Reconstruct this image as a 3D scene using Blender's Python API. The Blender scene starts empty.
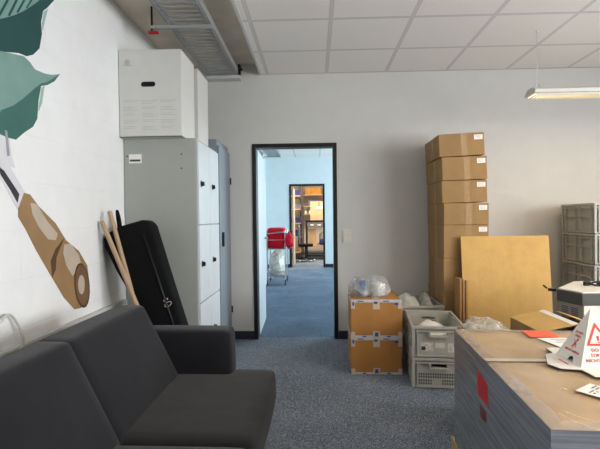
import bpy, bmesh, math, random
from mathutils import Vector, Matrix, noise
random.seed(7)
S = bpy.context.scene
COL = S.collection
PI = math.pi

# ------------------------------------------------------------------ materials
def lin(c):
    return tuple(((v / 255) / 12.92 if v / 255 <= .04045 else ((v / 255 + .055) / 1.055) ** 2.4) for v in c) + (1.0,)

class N:
    """small node-graph helper"""
    def __init__(self, name):
        self.m = bpy.data.materials.new(name); self.m.use_nodes = True
        self.t = self.m.node_tree; self.b = self.t.nodes['Principled BSDF']; self.out = self.t.nodes['Material Output']
    def n(self, kind, **kw):
        x = self.t.nodes.new(kind)
        for k, v in kw.items():
            if k in x.inputs: x.inputs[k].default_value = v
            else: setattr(x, k, v)
        return x
    def l(self, a, b): self.t.links.new(a, b)
    def pos(self, scale=(1, 1, 1), obj=False):
        mp = self.n('ShaderNodeMapping'); mp.inputs['Scale'].default_value = scale
        if obj: self.l(self.n('ShaderNodeTexCoord').outputs['Object'], mp.inputs['Vector'])
        else: self.l(self.n('ShaderNodeNewGeometry').outputs['Position'], mp.inputs['Vector'])
        return mp.outputs['Vector']
    def noise(self, vec, scale, detail=3, rough=.5, dist=0):
        x = self.n('ShaderNodeTexNoise'); x.inputs['Scale'].default_value = scale; x.inputs['Detail'].default_value = detail
        x.inputs['Roughness'].default_value = rough; x.inputs['Distortion'].default_value = dist
        self.l(vec, x.inputs['Vector']); return x.outputs['Fac']
    def ramp(self, fac, stops):
        r = self.n('ShaderNodeValToRGB'); e = r.color_ramp.elements
        while len(e) < len(stops): e.new(.5)
        for k, (p, c) in zip(e, stops): k.position = p; k.color = c
        self.l(fac, r.inputs['Fac']); return r.outputs['Color']
    def bump(self, h, strength, dist=.01, prev=None):
        b = self.n('ShaderNodeBump'); b.inputs['Strength'].default_value = strength; b.inputs['Distance'].default_value = dist
        self.l(h, b.inputs['Height'])
        if prev: self.l(prev, b.inputs['Normal'])
        return b.outputs['Normal']
    def math(self, op, a, b=None):
        x = self.n('ShaderNodeMath', operation=op)
        for i, v in enumerate((a, b)):
            if v is None: continue
            if isinstance(v, (int, float)): x.inputs[i].default_value = v
            else: self.l(v, x.inputs[i])
        return x.outputs[0]

def mul(c, k):
    k = k if isinstance(k, tuple) else (k, k, k)
    return tuple(min(1, v * q) for v, q in zip(c[:3], k)) + (1.0,)

def mat(name, rgb, rough=.6, var=.06, scale=30, bump=0, metal=0, spec=.5, coat=0, obj=True, stretch=(1, 1, 1)):
    """plain procedural paint / plastic / cloth: colour with a fine noise variation and optional bump"""
    g = N(name); c = lin(rgb); b = g.b
    v = g.noise(g.pos(stretch, obj), scale, 4)
    g.l(g.ramp(v, [(.3, mul(c, 1 - var)), (.7, mul(c, 1 + var))]), b.inputs['Base Color'])
    b.inputs['Roughness'].default_value = rough; b.inputs['Metallic'].default_value = metal
    b.inputs['Specular IOR Level'].default_value = spec; b.inputs['Coat Weight'].default_value = coat
    if bump: g.l(g.bump(v, bump, .004), b.inputs['Normal'])
    return g.m

def cardboard(name, rgb, rough=.75):
    g = N(name); c = lin(rgb)
    p = g.pos((1, 1, 1), True)
    a = g.noise(p, 7, 5, .6); f = g.noise(g.pos((160, 160, 6), True), 1, 2)
    m = g.math('ADD', g.math('MULTIPLY', a, .82), g.math('MULTIPLY', f, .18))
    g.l(g.ramp(m, [(.3, mul(c, .88)), (.7, mul(c, 1.1))]), g.b.inputs['Base Color'])
    g.b.inputs['Roughness'].default_value = rough; g.b.inputs['Specular IOR Level'].default_value = .3
    g.l(g.bump(g.math('ADD', a, g.math('MULTIPLY', f, .3)), .25, .004), g.b.inputs['Normal'])
    return g.m

def film(name, rgb, clear, rough=.18, streak=(3, 40, 40), bump=.6, tone=None, sc=1.0, con=.22):
    """plastic film: part see-through, part glossy white"""
    g = N(name); c = lin(rgb)
    tr = g.n('ShaderNodeBsdfTransparent'); mx = g.n('ShaderNodeMixShader')
    v = g.noise(g.pos(streak, True), sc, 4, .6, .6)
    g.b.inputs['Base Color'].default_value = c; g.b.inputs['Roughness'].default_value = rough
    if tone: g.l(g.ramp(v, [(.32, lin(tone[0])), (.68, lin(tone[1]))]), g.b.inputs['Base Color'])
    g.b.inputs['Specular IOR Level'].default_value = .9
    g.l(g.bump(v, bump, .01), g.b.inputs['Normal'])
    lo, hi = max(0, 1 - clear - con), min(1, 1 - clear + con)
    r = g.ramp(v, [(.35, (lo, lo, lo, 1)), (.7, (hi, hi, hi, 1))])
    g.l(r, mx.inputs['Fac']); g.l(tr.outputs[0], mx.inputs[1]); g.l(g.b.outputs[0], mx.inputs[2])
    g.l(mx.outputs[0], g.out.inputs['Surface'])
    return g.m

def emit(name, rgb, strength):
    g = N(name); c = lin(rgb)
    g.b.inputs['Base Color'].default_value = c; g.b.inputs['Emission Color'].default_value = c
    g.b.inputs['Emission Strength'].default_value = strength
    return g.m

def carpet_mat(name='speckled blue grey carpet', k=(1, 1, 1)):
    g = N(name); p = g.pos()
    a = g.noise(p, 260, 3, .7); b_ = g.noise(p, 1.6, 3)
    vo = g.n('ShaderNodeTexVoronoi'); vo.inputs['Scale'].default_value = 170; g.l(p, vo.inputs['Vector'])
    sp = g.math('ADD', g.math('MULTIPLY', a, .75), g.math('MULTIPLY', vo.outputs['Distance'], .3))
    m = g.math('ADD', sp, g.math('MULTIPLY', g.math('SUBTRACT', b_, .5), .12))
    g.l(g.ramp(m, [(.36, mul(lin((50, 54, 62)), k)), (.52, mul(lin((102, 108, 117)), k)), (.66, mul(lin((190, 195, 202)), k))]), g.b.inputs['Base Color'])
    g.b.inputs['Roughness'].default_value = .95; g.b.inputs['Specular IOR Level'].default_value = .15
    g.l(g.bump(sp, .5, .006), g.b.inputs['Normal']); return g.m

def brick_wall_mat():
    g = N('white painted block wall')
    sx = g.n('ShaderNodeSeparateXYZ'); g.l(g.n('ShaderNodeNewGeometry').outputs['Position'], sx.inputs[0])
    cb = g.n('ShaderNodeCombineXYZ'); g.l(sx.outputs['Y'], cb.inputs['X']); g.l(sx.outputs['Z'], cb.inputs['Y'])
    br = g.n('ShaderNodeTexBrick'); g.l(cb.outputs[0], br.inputs['Vector'])
    br.inputs['Scale'].default_value = 1; br.inputs['Brick Width'].default_value = .5; br.inputs['Row Height'].default_value = .25
    br.inputs['Mortar Size'].default_value = .006; br.inputs['Mortar Smooth'].default_value = .6
    v = g.noise(g.pos(), 9, 5)
    g.l(g.ramp(v, [(.3, lin((233, 234, 232))), (.7, lin((237, 238, 236)))]), g.b.inputs['Base Color'])
    inv = g.math('SUBTRACT', 1, br.outputs['Fac'])
    n1 = g.bump(inv, .35, .004); n2 = g.bump(g.noise(g.pos(), 45, 4), .06, .006, n1)
    g.l(n2, g.b.inputs['Normal']); g.b.inputs['Roughness'].default_value = .55; return g.m

def ceiling_mat():
    g = N('mineral ceiling tiles in a white grid')
    sx = g.n('ShaderNodeSeparateXYZ'); g.l(g.n('ShaderNodeNewGeometry').outputs['Position'], sx.inputs[0])
    def line(o, off, pitch):
        f = g.math('FRACT', g.math('DIVIDE', g.math('SUBTRACT', o, off - 20 * pitch - pitch / 2), pitch))
        d = g.math('MULTIPLY', g.math('ABSOLUTE', g.math('SUBTRACT', f, .5)), pitch)
        return g.math('LESS_THAN', d, .012), g.math('LESS_THAN', d, .016)
    ax, bx_ = line(sx.outputs['X'], .14, .627); ay, by = line(sx.outputs['Y'], 4.155, .65)
    a = g.math('MAXIMUM', ax, ay); b = g.math('MAXIMUM', bx_, by)
    v = g.noise(g.pos(), 120, 3)
    tile = g.ramp(v, [(.3, lin((236, 230, 223))), (.7, lin((242, 237, 231)))])
    mx = g.n('ShaderNodeMix', data_type='RGBA'); g.l(b, mx.inputs[0]); g.l(tile, mx.inputs[6]); mx.inputs[7].default_value = lin((196, 191, 186))
    m2 = g.n('ShaderNodeMix', data_type='RGBA'); g.l(a, m2.inputs[0]); g.l(mx.outputs[2], m2.inputs[6]); m2.inputs[7].default_value = lin((214, 210, 205))
    g.l(m2.outputs[2], g.b.inputs['Base Color']); g.b.inputs['Roughness'].default_value = .9
    g.l(g.bump(b, .4, .006), g.b.inputs['Normal']); return g.m

def fabric(name, rgb, sc=420):
    g = N(name); c = lin(rgb); p = g.pos((1, 1, 1), True)
    w = g.noise(p, sc, 2); big = g.noise(p, 5, 4)
    m = g.math('ADD', g.math('MULTIPLY', w, .6), g.math('MULTIPLY', big, .4))
    g.l(g.ramp(m, [(.32, mul(c, .72)), (.68, mul(c, 1.3))]), g.b.inputs['Base Color'])
    g.b.inputs['Roughness'].default_value = .95; g.b.inputs['Specular IOR Level'].default_value = .2
    g.b.inputs['Sheen Weight'].default_value = .15
    g.l(g.bump(g.math('ADD', g.math('MULTIPLY', w, .25), big), .35, .02), g.b.inputs['Normal']); return g.m

M = dict(
    carpet=carpet_mat(k=(.93, .98, 1.03)), carpet_next_tint=carpet_mat('carpet tinted by next room daylight', (.58, .74, .92)), blocks=brick_wall_mat(), tiles=ceiling_mat(),  # next room carpet: its cool, dim light is tinted into the colour
    plaster=mat('pale grey plaster', (200, 199, 193), .8, .02, 6, .05, obj=False),
    farplaster=mat('white plaster of the next room', (214, 224, 227), .8, .02, 6, obj=False),
    soffit=mat('raw concrete soffit', (214, 204, 188), .9, .1, 5, .15, obj=False),
    black_paint=mat('black door frame paint', (9, 9, 10), .4, .1),
    base_dark=mat('dark blue skirting', (30, 38, 52), .5, .1),
    white_paint=mat('white door paint', (222, 228, 232), .45, .02),
    locker_grey=mat('light grey locker paint', (164, 167, 160), .45, .02, 12),
    locker_door_lit=mat('locker paint brightened by window light', (216, 222, 226), .35, .02, 12),  # window light on the doors painted in as a paler, bluer grey
    cab_blue=mat('blue grey cabinet paint', (120, 130, 138), .45, .03, 12),
    dark_metal=mat('dark metal', (40, 41, 43), .4, .1, metal=.6),
    black_plastic=mat('black plastic', (18, 18, 19), .5, .1),
    steel=mat('galvanised steel', (176, 178, 178), .4, .08, 60, metal=.35),
    chrome=mat('chrome wire', (200, 202, 205), .2, .04, metal=.95),
    red_plastic=mat('red plastic cap', (170, 20, 24), .5, .05),
    white_box=mat('white coated carton', (214, 213, 208), .6, .02, 12),
    print_grey=mat('faint grey print', (186, 186, 182), .6, .03),
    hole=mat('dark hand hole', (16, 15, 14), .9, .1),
    brown=cardboard('brown carton', (157, 124, 80)),
    brown_deep=cardboard('orange brown carton', (178, 124, 66)),
    sheet=cardboard('golden cardboard sheet', (206, 166, 98)),
    sheet_edge=cardboard('cut cardboard edge', (170, 128, 80)),
    kraft=cardboard('kraft carton under film', (188, 160, 124)),
    pack_tape=mat('glossy brown parcel tape', (166, 134, 92), .22, .08, 40),
    tape_white=mat('white printed parcel tape', (196, 198, 200), .3, .06, 60),
    tape_print=mat('blue tape print', (48, 78, 140), .3, .25, 90),
    clear_tape=mat('milky clear tape', (204, 190, 168), .25, .05, 50),
    paper=mat('white paper label', (238, 236, 228), .6, .02),
    ink=mat('dark grey print', (60, 60, 62), .6, .1),
    red_ink=mat('red print', (214, 52, 44), .55, .04),
    orange_red=mat('orange red sticker', (240, 92, 48), .45, .04),
    red_sticker=mat('red sticker', (206, 30, 24), .45, .04),
    dark_red=mat('dark red label', (120, 52, 52), .5, .15, 90),
    crate=mat('warm grey crate plastic', (174, 172, 162), .5, .04, 20),
    crate_side=mat('grey crate plastic', (160, 158, 148), .5, .05, 20),
    residue=mat('scraped label residue', (206, 202, 188), .8, .3, 70),
    foam=mat('white packing foam', (232, 230, 220), .6, .06, 20, .2),
    bag_film=film('clear bag film', (205, 207, 206), .62, .1, (5, 5, 5), .35, sc=2.0),
    soft_film=film('crinkled clear film', (226, 222, 210), .45, .14, (8, 8, 8), .9, sc=2.0),
    wrap_side=film('stretch film in many layers', (134, 138, 146), .12, .16, (2, 2.2, 80), .22, tone=((122, 125, 130), (150, 154, 161)), con=.07),
    wrap_edge=film('folded stretch film', (190, 182, 176), .5, .22, (9, 9, 9), .25),
    wrap_top=film('single layer of stretch film', (226, 208, 180), .78, .07, (3, 1.2, 2), .4),
    bag_black=mat('black nylon', (8, 8, 9), .9, .2, 200, .2, spec=.25),
    wood_stick=mat('pale wooden handle', (176, 150, 118), .55, .1, 8, stretch=(20, 20, 1)),
    pallet_wood=mat('raw pallet wood', (196, 168, 118), .8, .12, 6, .1, stretch=(1, 12, 12)),
    sofa=fabric('charcoal woven fabric', (23, 24, 28)),
    sofa_seat_lit=fabric('charcoal fabric with warm light in it', (32, 31, 30)),  # same fabric, warm light on the seat put into the colour
    lamp_body=mat('off white lamp metal', (206, 202, 192), .45, .03),
    louvre=emit('lit lamp louvre', (255, 236, 196), 1.7),
    switch=mat('cream switch plastic', (212, 209, 196), .4, .02),
    machine_body=mat('grey machine plastic', (146, 143, 134), .5, .03),
    machine_white=mat('off white machine panel', (226, 222, 210), .45, .02),
    rubber=mat('dark grey rubber band', (70, 70, 66), .55, .05),
    orange=mat('orange mark', (226, 120, 40), .5, .05),
    cone_card=mat('white coated card', (236, 232, 222), .6, .02),
    duct=mat('grey white plastic duct', (200, 202, 198), .45, .03),
    white_cable=mat('white cable', (196, 196, 190), .4, .02),
    red_cloth=fabric('red cloth', (214, 24, 44), 60),
    blue_bin=mat('blue bin plastic', (38, 52, 120), .5, .08),
    peach=mat('warm painted door', (226, 196, 170), .5, .03),
    shelf_steel=mat('dark shelf steel', (70, 62, 58), .5, .08),
    shelf_board=mat('pale shelf board', (200, 170, 130), .6, .05),
    tan=cardboard('tan carton', (204, 172, 136)),
    grey_cloth=mat('blue grey stored goods', (110, 112, 124), .7, .25, 12),
    amber=mat('amber carton', (190, 140, 60), .7, .2, 9),
    leaf_dark=mat('deep teal mural paint', (30, 74, 72), .6, .1, 6, obj=False),
    leaf_mid=mat('green teal mural paint', (58, 106, 97), .6, .1, 6, obj=False),
    leaf_light=mat('sage mural paint', (120, 154, 144), .6, .08, 7, obj=False),
    leaf_edge=mat('pale sage mural paint', (158, 186, 176), .6, .06, 7, obj=False),
    mural_brown=mat('ochre brown mural paint', (150, 119, 80), .6, .1, 8, obj=False),
    mural_dark=mat('dark brown mural paint', (82, 58, 36), .6, .12, 8, obj=False),
    mural_grey=mat('beige grey mural paint', (186, 172, 154), .6, .06, 8, obj=False),
    mural_steel=mat('light steel mural paint', (214, 214, 216), .6, .06, 8, obj=False),
    mural_end=mat('mid brown mural paint', (116, 88, 62), .6, .12, 8, obj=False),
    mural_violet=mat('grey violet mural paint', (150, 146, 154), .6, .1, 8, obj=False),
    mural_black=mat('charcoal mural paint', (50, 48, 52), .6, .2, 14, obj=False),
)

# ------------------------------------------------------------------ mesh helpers
def box(bm, c, d, rz=0, mi=0):
    m = Matrix.Translation(c) @ Matrix.Rotation(rz, 4, 'Z') @ Matrix.Diagonal((d[0], d[1], d[2], 1))
    r = bmesh.ops.create_cube(bm, size=1, matrix=m)
    for f in {f for v in r['verts'] for f in v.link_faces}: f.material_index = mi
    return r['verts']

def b2(bm, x0, x1, y0, y1, z0, z1, mi=0):
    return box(bm, ((x0 + x1) / 2, (y0 + y1) / 2, (z0 + z1) / 2), (abs(x1 - x0), abs(y1 - y0), abs(z1 - z0)), 0, mi)

def cyl(bm, p, q, r, seg=12, r2=None, mi=0):
    p = Vector(p); q = Vector(q); d = q - p
    m = Matrix.Translation((p + q) / 2) @ d.to_track_quat('Z', 'Y').to_matrix().to_4x4()
    R = bmesh.ops.create_cone(bm, cap_ends=True, segments=seg, radius1=r, radius2=r if r2 is None else r2, depth=d.length, matrix=m)
    for f in {f for v in R['verts'] for f in v.link_faces}: f.material_index = mi
    return R['verts']

def prism(bm, pts, h, mi=0):
    """extrude the planar polygon pts (3D points) by vector h"""
    h = Vector(h); a = [bm.verts.new(p) for p in pts]; b = [bm.verts.new(Vector(p) + h) for p in pts]; n = len(pts)
    fs = [bm.faces.new(a[::-1]), bm.faces.new(b)] + [bm.faces.new((a[i], a[(i + 1) % n], b[(i + 1) % n], b[i])) for i in range(n)]
    for f in fs: f.material_index = mi
    bmesh.ops.recalc_face_normals(bm, faces=fs)
    return a + b

def soft(bm, c, d, r, n=8, bulge=(0, 0, 0), rot=None, mi=0, warp=None):
    """rounded, slightly swollen cushion-like block"""
    V = {}
    d = Vector(d); hx = d / 2; fs = []
    def vert(i, j, k):
        key = (i, j, k)
        if key in V: return V[key]
        u = Vector((2 * i / n - 1, 2 * j / n - 1, 2 * k / n - 1))
        # finer spacing near the edges
        u = Vector([math.copysign(1 - (1 - abs(t)) ** 1.6, t) if abs(t) > 0 else 0 for t in u])
        p = Vector([u[a] * hx[a] for a in range(3)])
        inner = Vector([max(-(hx[a] - r), min(hx[a] - r, p[a])) for a in range(3)])
        o = p - inner
        if o.length > 1e-9:
            o = o.normalized() * r
        p2 = inner + o
        for a in range(3):
            b, c_ = (a + 1) % 3, (a + 2) % 3
            p2[a] += u[a] * bulge[a] * (1 - u[b] ** 2) * (1 - u[c_] ** 2)
        if warp: p2 = warp(p2)
        if rot: p2 = rot @ p2
        V[key] = bm.verts.new(p2 + Vector(c)); return V[key]
    for a in range(3):
        for s in (0, n):
            for i in range(n):
                for j in range(n):
                    q = []
                    for (x, y) in ((i, j), (i + 1, j), (i + 1, j + 1), (i, j + 1)):
                        k = [0, 0, 0]; k[a] = s; k[(a + 1) % 3] = x; k[(a + 2) % 3] = y; q.append(vert(*k))
                    if s == 0: q = q[::-1]
                    try: fs.append(bm.faces.new(q))
                    except ValueError: pass
    for f in fs: f.material_index = mi; f.smooth = True

def crumple(bm, c, d, seed, amp=.35, sub=4, freq=2.4, flat=True, mi=0):
    """crumpled film / wadded paper: a ridged, flattened blob resting on its base"""
    r = bmesh.ops.create_icosphere(bm, subdivisions=sub, radius=1)
    off = Vector((seed * 3.1, seed * 1.7, seed * 2.3))
    for v in r['verts']:
        p = v.co.normalized()
        k = 1 + amp * (2 * abs(noise.noise(p * freq + off)) - .5) + amp * .5 * (abs(noise.noise(p * freq * 3 + off)) - .25)
        q = p * k
        if flat and q.z < -.55: q.z = -.55
        v.co = Vector((c[0] + q.x * d[0] / 2, c[1] + q.y * d[1] / 2, c[2] + (q.z + .55) * d[2] / 1.55))
    for f in {f for v in r['verts'] for f in v.link_faces}: f.material_index = mi; f.smooth = True

def tube(bm, pts, r, seg=8, mi=0, smooth=True):
    pts = [Vector(p) for p in pts]; rings = []
    up = Vector((0, 0, 1))
    for i, p in enumerate(pts):
        t = (pts[min(i + 1, len(pts) - 1)] - pts[max(i - 1, 0)]).normalized()
        a = t.cross(up if abs(t.z) < .95 else Vector((1, 0, 0))).normalized(); b = t.cross(a)
        rings.append([bm.verts.new(p + (a * math.cos(k * 2 * PI / seg) + b * math.sin(k * 2 * PI / seg)) * r) for k in range(seg)])
    fs = []
    for A, B in zip(rings, rings[1:]):
        fs += [bm.faces.new((A[k], A[(k + 1) % seg], B[(k + 1) % seg], B[k])) for k in range(seg)]
    fs += [bm.faces.new(rings[0][::-1]), bm.faces.new(rings[-1])]
    for f in fs: f.material_index = mi; f.smooth = smooth
    bmesh.ops.recalc_face_normals(bm, faces=fs)

def curve(pts, n=8):
    """Catmull-Rom through pts"""
    P = [Vector(p) for p in pts]; P = [P[0] * 2 - P[1]] + P + [P[-1] * 2 - P[-2]]; out = []
    for i in range(1, len(P) - 2):
        for k in range(n):
            t = k / n; a, b, c, d = P[i - 1:i + 3]
            out.append(.5 * (2 * b + (c - a) * t + (2 * a - 5 * b + 4 * c - d) * t * t + (3 * b - a - 3 * c + d) * t ** 3))
    return out + [P[-2]]

def obj(name, bm, m, parent=None, bevel=0, seg=2, smooth=False, label=None):
    me = bpy.data.meshes.new(name)
    bm.to_mesh(me); bm.free()
    for x in (m if isinstance(m, (list, tuple)) else [m]): me.materials.append(M[x] if isinstance(x, str) else x)
    o = bpy.data.objects.new(name, me); COL.objects.link(o)
    if parent: o.parent = parent
    if smooth:
        for p in me.polygons: p.use_smooth = True
    if bevel:
        b = o.modifiers.new('bevel', 'BEVEL'); b.width = bevel; b.segments = seg; b.limit_method = 'ANGLE'; b.angle_limit = .6
    if label: o['label'] = label
    return o

def tag(o, label, cat, group=None):
    o['label'] = label; o['category'] = cat
    if group: o['group'] = group
    return o

def thing(name, label, cat, loc=(0, 0, 0), rz=0, group=None):
    o = bpy.data.objects.new(name, None); COL.objects.link(o); o.empty_display_size = .1
    o.location = loc; o.rotation_euler = (0, 0, rz)
    return tag(o, label, cat, group)

def struct(name, bm, m, parent=None, **kw):
    o = obj(name, bm, m, parent, **kw)
    if not parent: o['kind'] = 'structure'
    return o

def B(): return bmesh.new()

def copy_tree(o, loc, rz, label, group=None, parent=None):
    c = o.copy(); COL.objects.link(c)
    if parent: c.parent = parent
    else:
        c.location = loc; c.rotation_euler = (0, 0, rz); c['label'] = label
        if group: c['group'] = group
    for ch in [x for x in COL.objects if x.parent == o]: copy_tree(ch, None, 0, None, None, c)
    return c

def part(name, m, parent, boxes, **kw):
    """a part made of axis-aligned boxes (x0,x1,y0,y1,z0,z1)"""
    bm = B()
    for b in boxes: b2(bm, *b)
    return obj(name, bm, m, parent, **kw)

def text_part(name, body, size, m, parent, mtx, align='CENTER', depth=.0006):
    cu = bpy.data.curves.new(name, 'FONT'); cu.body = body; cu.size = size; cu.align_x = align; cu.extrude = depth
    to = bpy.data.objects.new(name + '_curve', cu); COL.objects.link(to)
    bpy.context.view_layer.update()
    me = bpy.data.meshes.new_from_object(to.evaluated_get(bpy.context.evaluated_depsgraph_get()))
    bpy.data.objects.remove(to); bpy.data.curves.remove(cu)
    me.name = name; me.transform(mtx); me.materials.clear(); me.materials.append(M[m])
    o = bpy.data.objects.new(name, me); COL.objects.link(o); o.parent = parent
    return o

DAY1, DAY2, LAMP, STORE, UP, EXPO = 155, 150, 8, 175, 15, .2

# ================================================================== THE ROOM
XL, XR, YB, YF = -1.5, 4.6, 4.82, -7.0          # left wall, right wall, back wall, wall behind the camera
WT = .12                                        # wall thickness
D1 = (-.665, .240, 2.098)                       # doorway in the back wall (outer edge of its frame)
FAR = 11.8; D2 = (-.668, .262, 2.188)           # far wall of the next room and its doorway
CZ = 2.835

bm = B(); b2(bm, -1.7, 4.8, YB + .06, 17.2, -.1, 0)
struct('floor_next_room', bm, 'carpet_next_tint')
bm = B(); b2(bm, -1.7, 4.8, YF - .2, YB + .06, -.1, 0)
struct('floor', bm, 'carpet')

bm = B(); b2(bm, XL - .2, XL, YF - .2, YB + WT, -.02, 3.02)
wl = struct('wall_left', bm, 'blocks')

def wall_with_door(name, y0, y1, xa, xb, d, zt, m):
    bm = B(); b2(bm, xa, d[0], y0, y1, -.02, zt); b2(bm, d[1], xb, y0, y1, -.02, zt); b2(bm, d[0], d[1], y0, y1, d[2], zt)
    return struct(name, bm, m)
wall_with_door('wall_back', YB, YB + WT, XL, XR, D1, 3.02, 'plaster')

def wall_with_windows(name, x, y0, y1, wins, zt, m, t=.2):
    bm = B(); ys = [y0] + [v for w in wins for v in w[:2]] + [y1]
    for a, b in zip(ys[::2], ys[1::2]): b2(bm, x, x + t, a, b, -.02, zt)
    for a, b, z0, z1 in wins: b2(bm, x, x + t, a, b, -.02, z0); b2(bm, x, x + t, a, b, z1, zt)
    return struct(name, bm, m)
W1 = [(-2.3, -.2, .95, 2.5), (.2, 2.3, .95, 2.5)]
wall_with_windows('wall_right', XR, YF - .2, YB + WT, W1, 3.02, 'plaster')
bm = B(); b2(bm, XL, XR, YF - .2, YF, -.02, 3.02); struct('wall_front', bm, 'plaster')
nwin = 0
def window(x, w):
    global nwin; nwin += 1
    a, b, z0, z1 = w; bm = B(); t = .06
    for q in ((a, a + t, z0, z1), (b - t, b, z0, z1), (a, b, z0, z0 + t), (a, b, z1 - t, z1), ((a + b) / 2 - t / 2, (a + b) / 2 + t / 2, z0, z1)):
        b2(bm, x + .08, x + .14, *q)
    struct('window_%d' % nwin, bm, 'white_paint', bevel=.004)
for w in W1: window(XR, w)

# suspended ceiling, its edge trim and the raw concrete strip along the left wall
bm = B(); b2(bm, -.55, XR, YF, YB, CZ, CZ + .06); struct('ceiling', bm, 'tiles')
bm = B(); b2(bm, XL, XR, YF - .2, YB, 2.95, 3.05); struct('ceiling_concrete', bm, 'soffit')
bm = B(); b2(bm, -.572, -.548, YF, YB, CZ - .006, 2.96); struct('trim_1', bm, 'duct')
bm = B(); b2(bm, XL + .0, XL + .035, -3, 3.45, .585, .685); struct('trim_2', bm, 'duct', bevel=.006)   # cable duct along the left wall
def skirting(name, segs):
    bm = B()
    for s in segs: b2(bm, *s)
    struct(name, bm, 'base_dark', bevel=.003)
skirting('baseboard_back', [(-.9, D1[0] - .001, YB - .014, YB, 0, .088), (D1[1] + .001, XR, YB - .014, YB, 0, .088)])
skirting('baseboard_left', [(XL, XL + .014, YF, 3.3, 0, .088)])

def door_frame(name, d, y, t, depth):
    bm = B()
    b2(bm, d[0], d[0] + t, y - .012, y + depth, 0, d[2]); b2(bm, d[1] - t, d[1], y - .012, y + depth, 0, d[2]); b2(bm, d[0] + t, d[1] - t, y - .012, y + depth, d[2] - t, d[2])
    return struct(name, bm, 'black_paint', bevel=.003)
f1 = door_frame('door_1', D1, YB, .042, WT + .012)
# its leaf stands open into the next room
bm = B(); L1 = Matrix.Rotation(math.radians(91.5), 4, 'Z')
vs = box(bm, (.415, 0, 1.03), (.83, .04, 2.05)); bmesh.ops.transform(bm, matrix=Matrix.Translation((D1[0] + .024, YB + WT + .02, 0)) @ L1, verts=bm.verts[:])
lf = obj('door_leaf', bm, 'white_paint', f1, bevel=.003)
bm = B(); p0 = Matrix.Translation((D1[0] + .024, YB + WT + .02, 0)) @ L1
for s in (-1, 1):
    cyl(bm, p0 @ Vector((.77, s * .02, 1.05)), p0 @ Vector((.77, s * .05, 1.05)), .01); cyl(bm, p0 @ Vector((.78, s * .05, 1.05)), p0 @ Vector((.65, s * .05, 1.05)), .009)
obj('door_handle', bm, 'steel', lf, smooth=True)

# ---- the next room
XL2, XR2 = -1.28, 4.2
wall_with_door('wall_far', FAR, FAR + WT, XL2 - .1, XR2, D2, 3.1, 'farplaster')
bm = B(); b2(bm, XL2 - .2, XL2, YB + WT, FAR, -.02, 3.1); struct('wall_far_left', bm, 'farplaster')
W2 = [(7.6, 9.3, .9, 2.5), (9.7, 11.4, .9, 2.5)]
wall_with_windows('wall_far_right', XR2, YB + WT, FAR, W2, 3.1, 'farplaster')
for w in W2: window(XR2, w)
bm = B(); b2(bm, XL2, XR2, YB + WT, FAR, 2.89, 2.95); struct('ceiling_next_room', bm, 'tiles')
skirting('baseboard_far', [(XL2, D2[0] - .001, FAR - .014, FAR, 0, .09), (D2[1] + .001, XR2, FAR - .014, FAR, 0, .09)])
f2 = door_frame('door_2', D2, FAR, .05, WT + .012)
bm = B(); box(bm, (D2[0] + .085, FAR + WT + .46, 1.06), (.04, .86, 2.08)); obj('door_leaf', bm, 'peach', f2, bevel=.003)

# ---- the storage room behind the second doorway
YS = 16.6
bm = B(); b2(bm, -1.6, -1.5, FAR + WT, YS, -.02, 3.0); struct('wall_storage_left', bm, 'plaster')
bm = B(); b2(bm, 2.4, 2.5, FAR + WT, YS, -.02, 3.0); struct('wall_storage_right', bm, 'plaster')
bm = B(); b2(bm, -1.6, 2.5, YS, YS + .1, -.02, 3.0); struct('wall_storage_back', bm, 'plaster')
bm = B(); b2(bm, -1.6, 2.5, FAR + WT, YS + .1, 2.9, 3.0); struct('ceiling_storage', bm, 'tiles')

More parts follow.
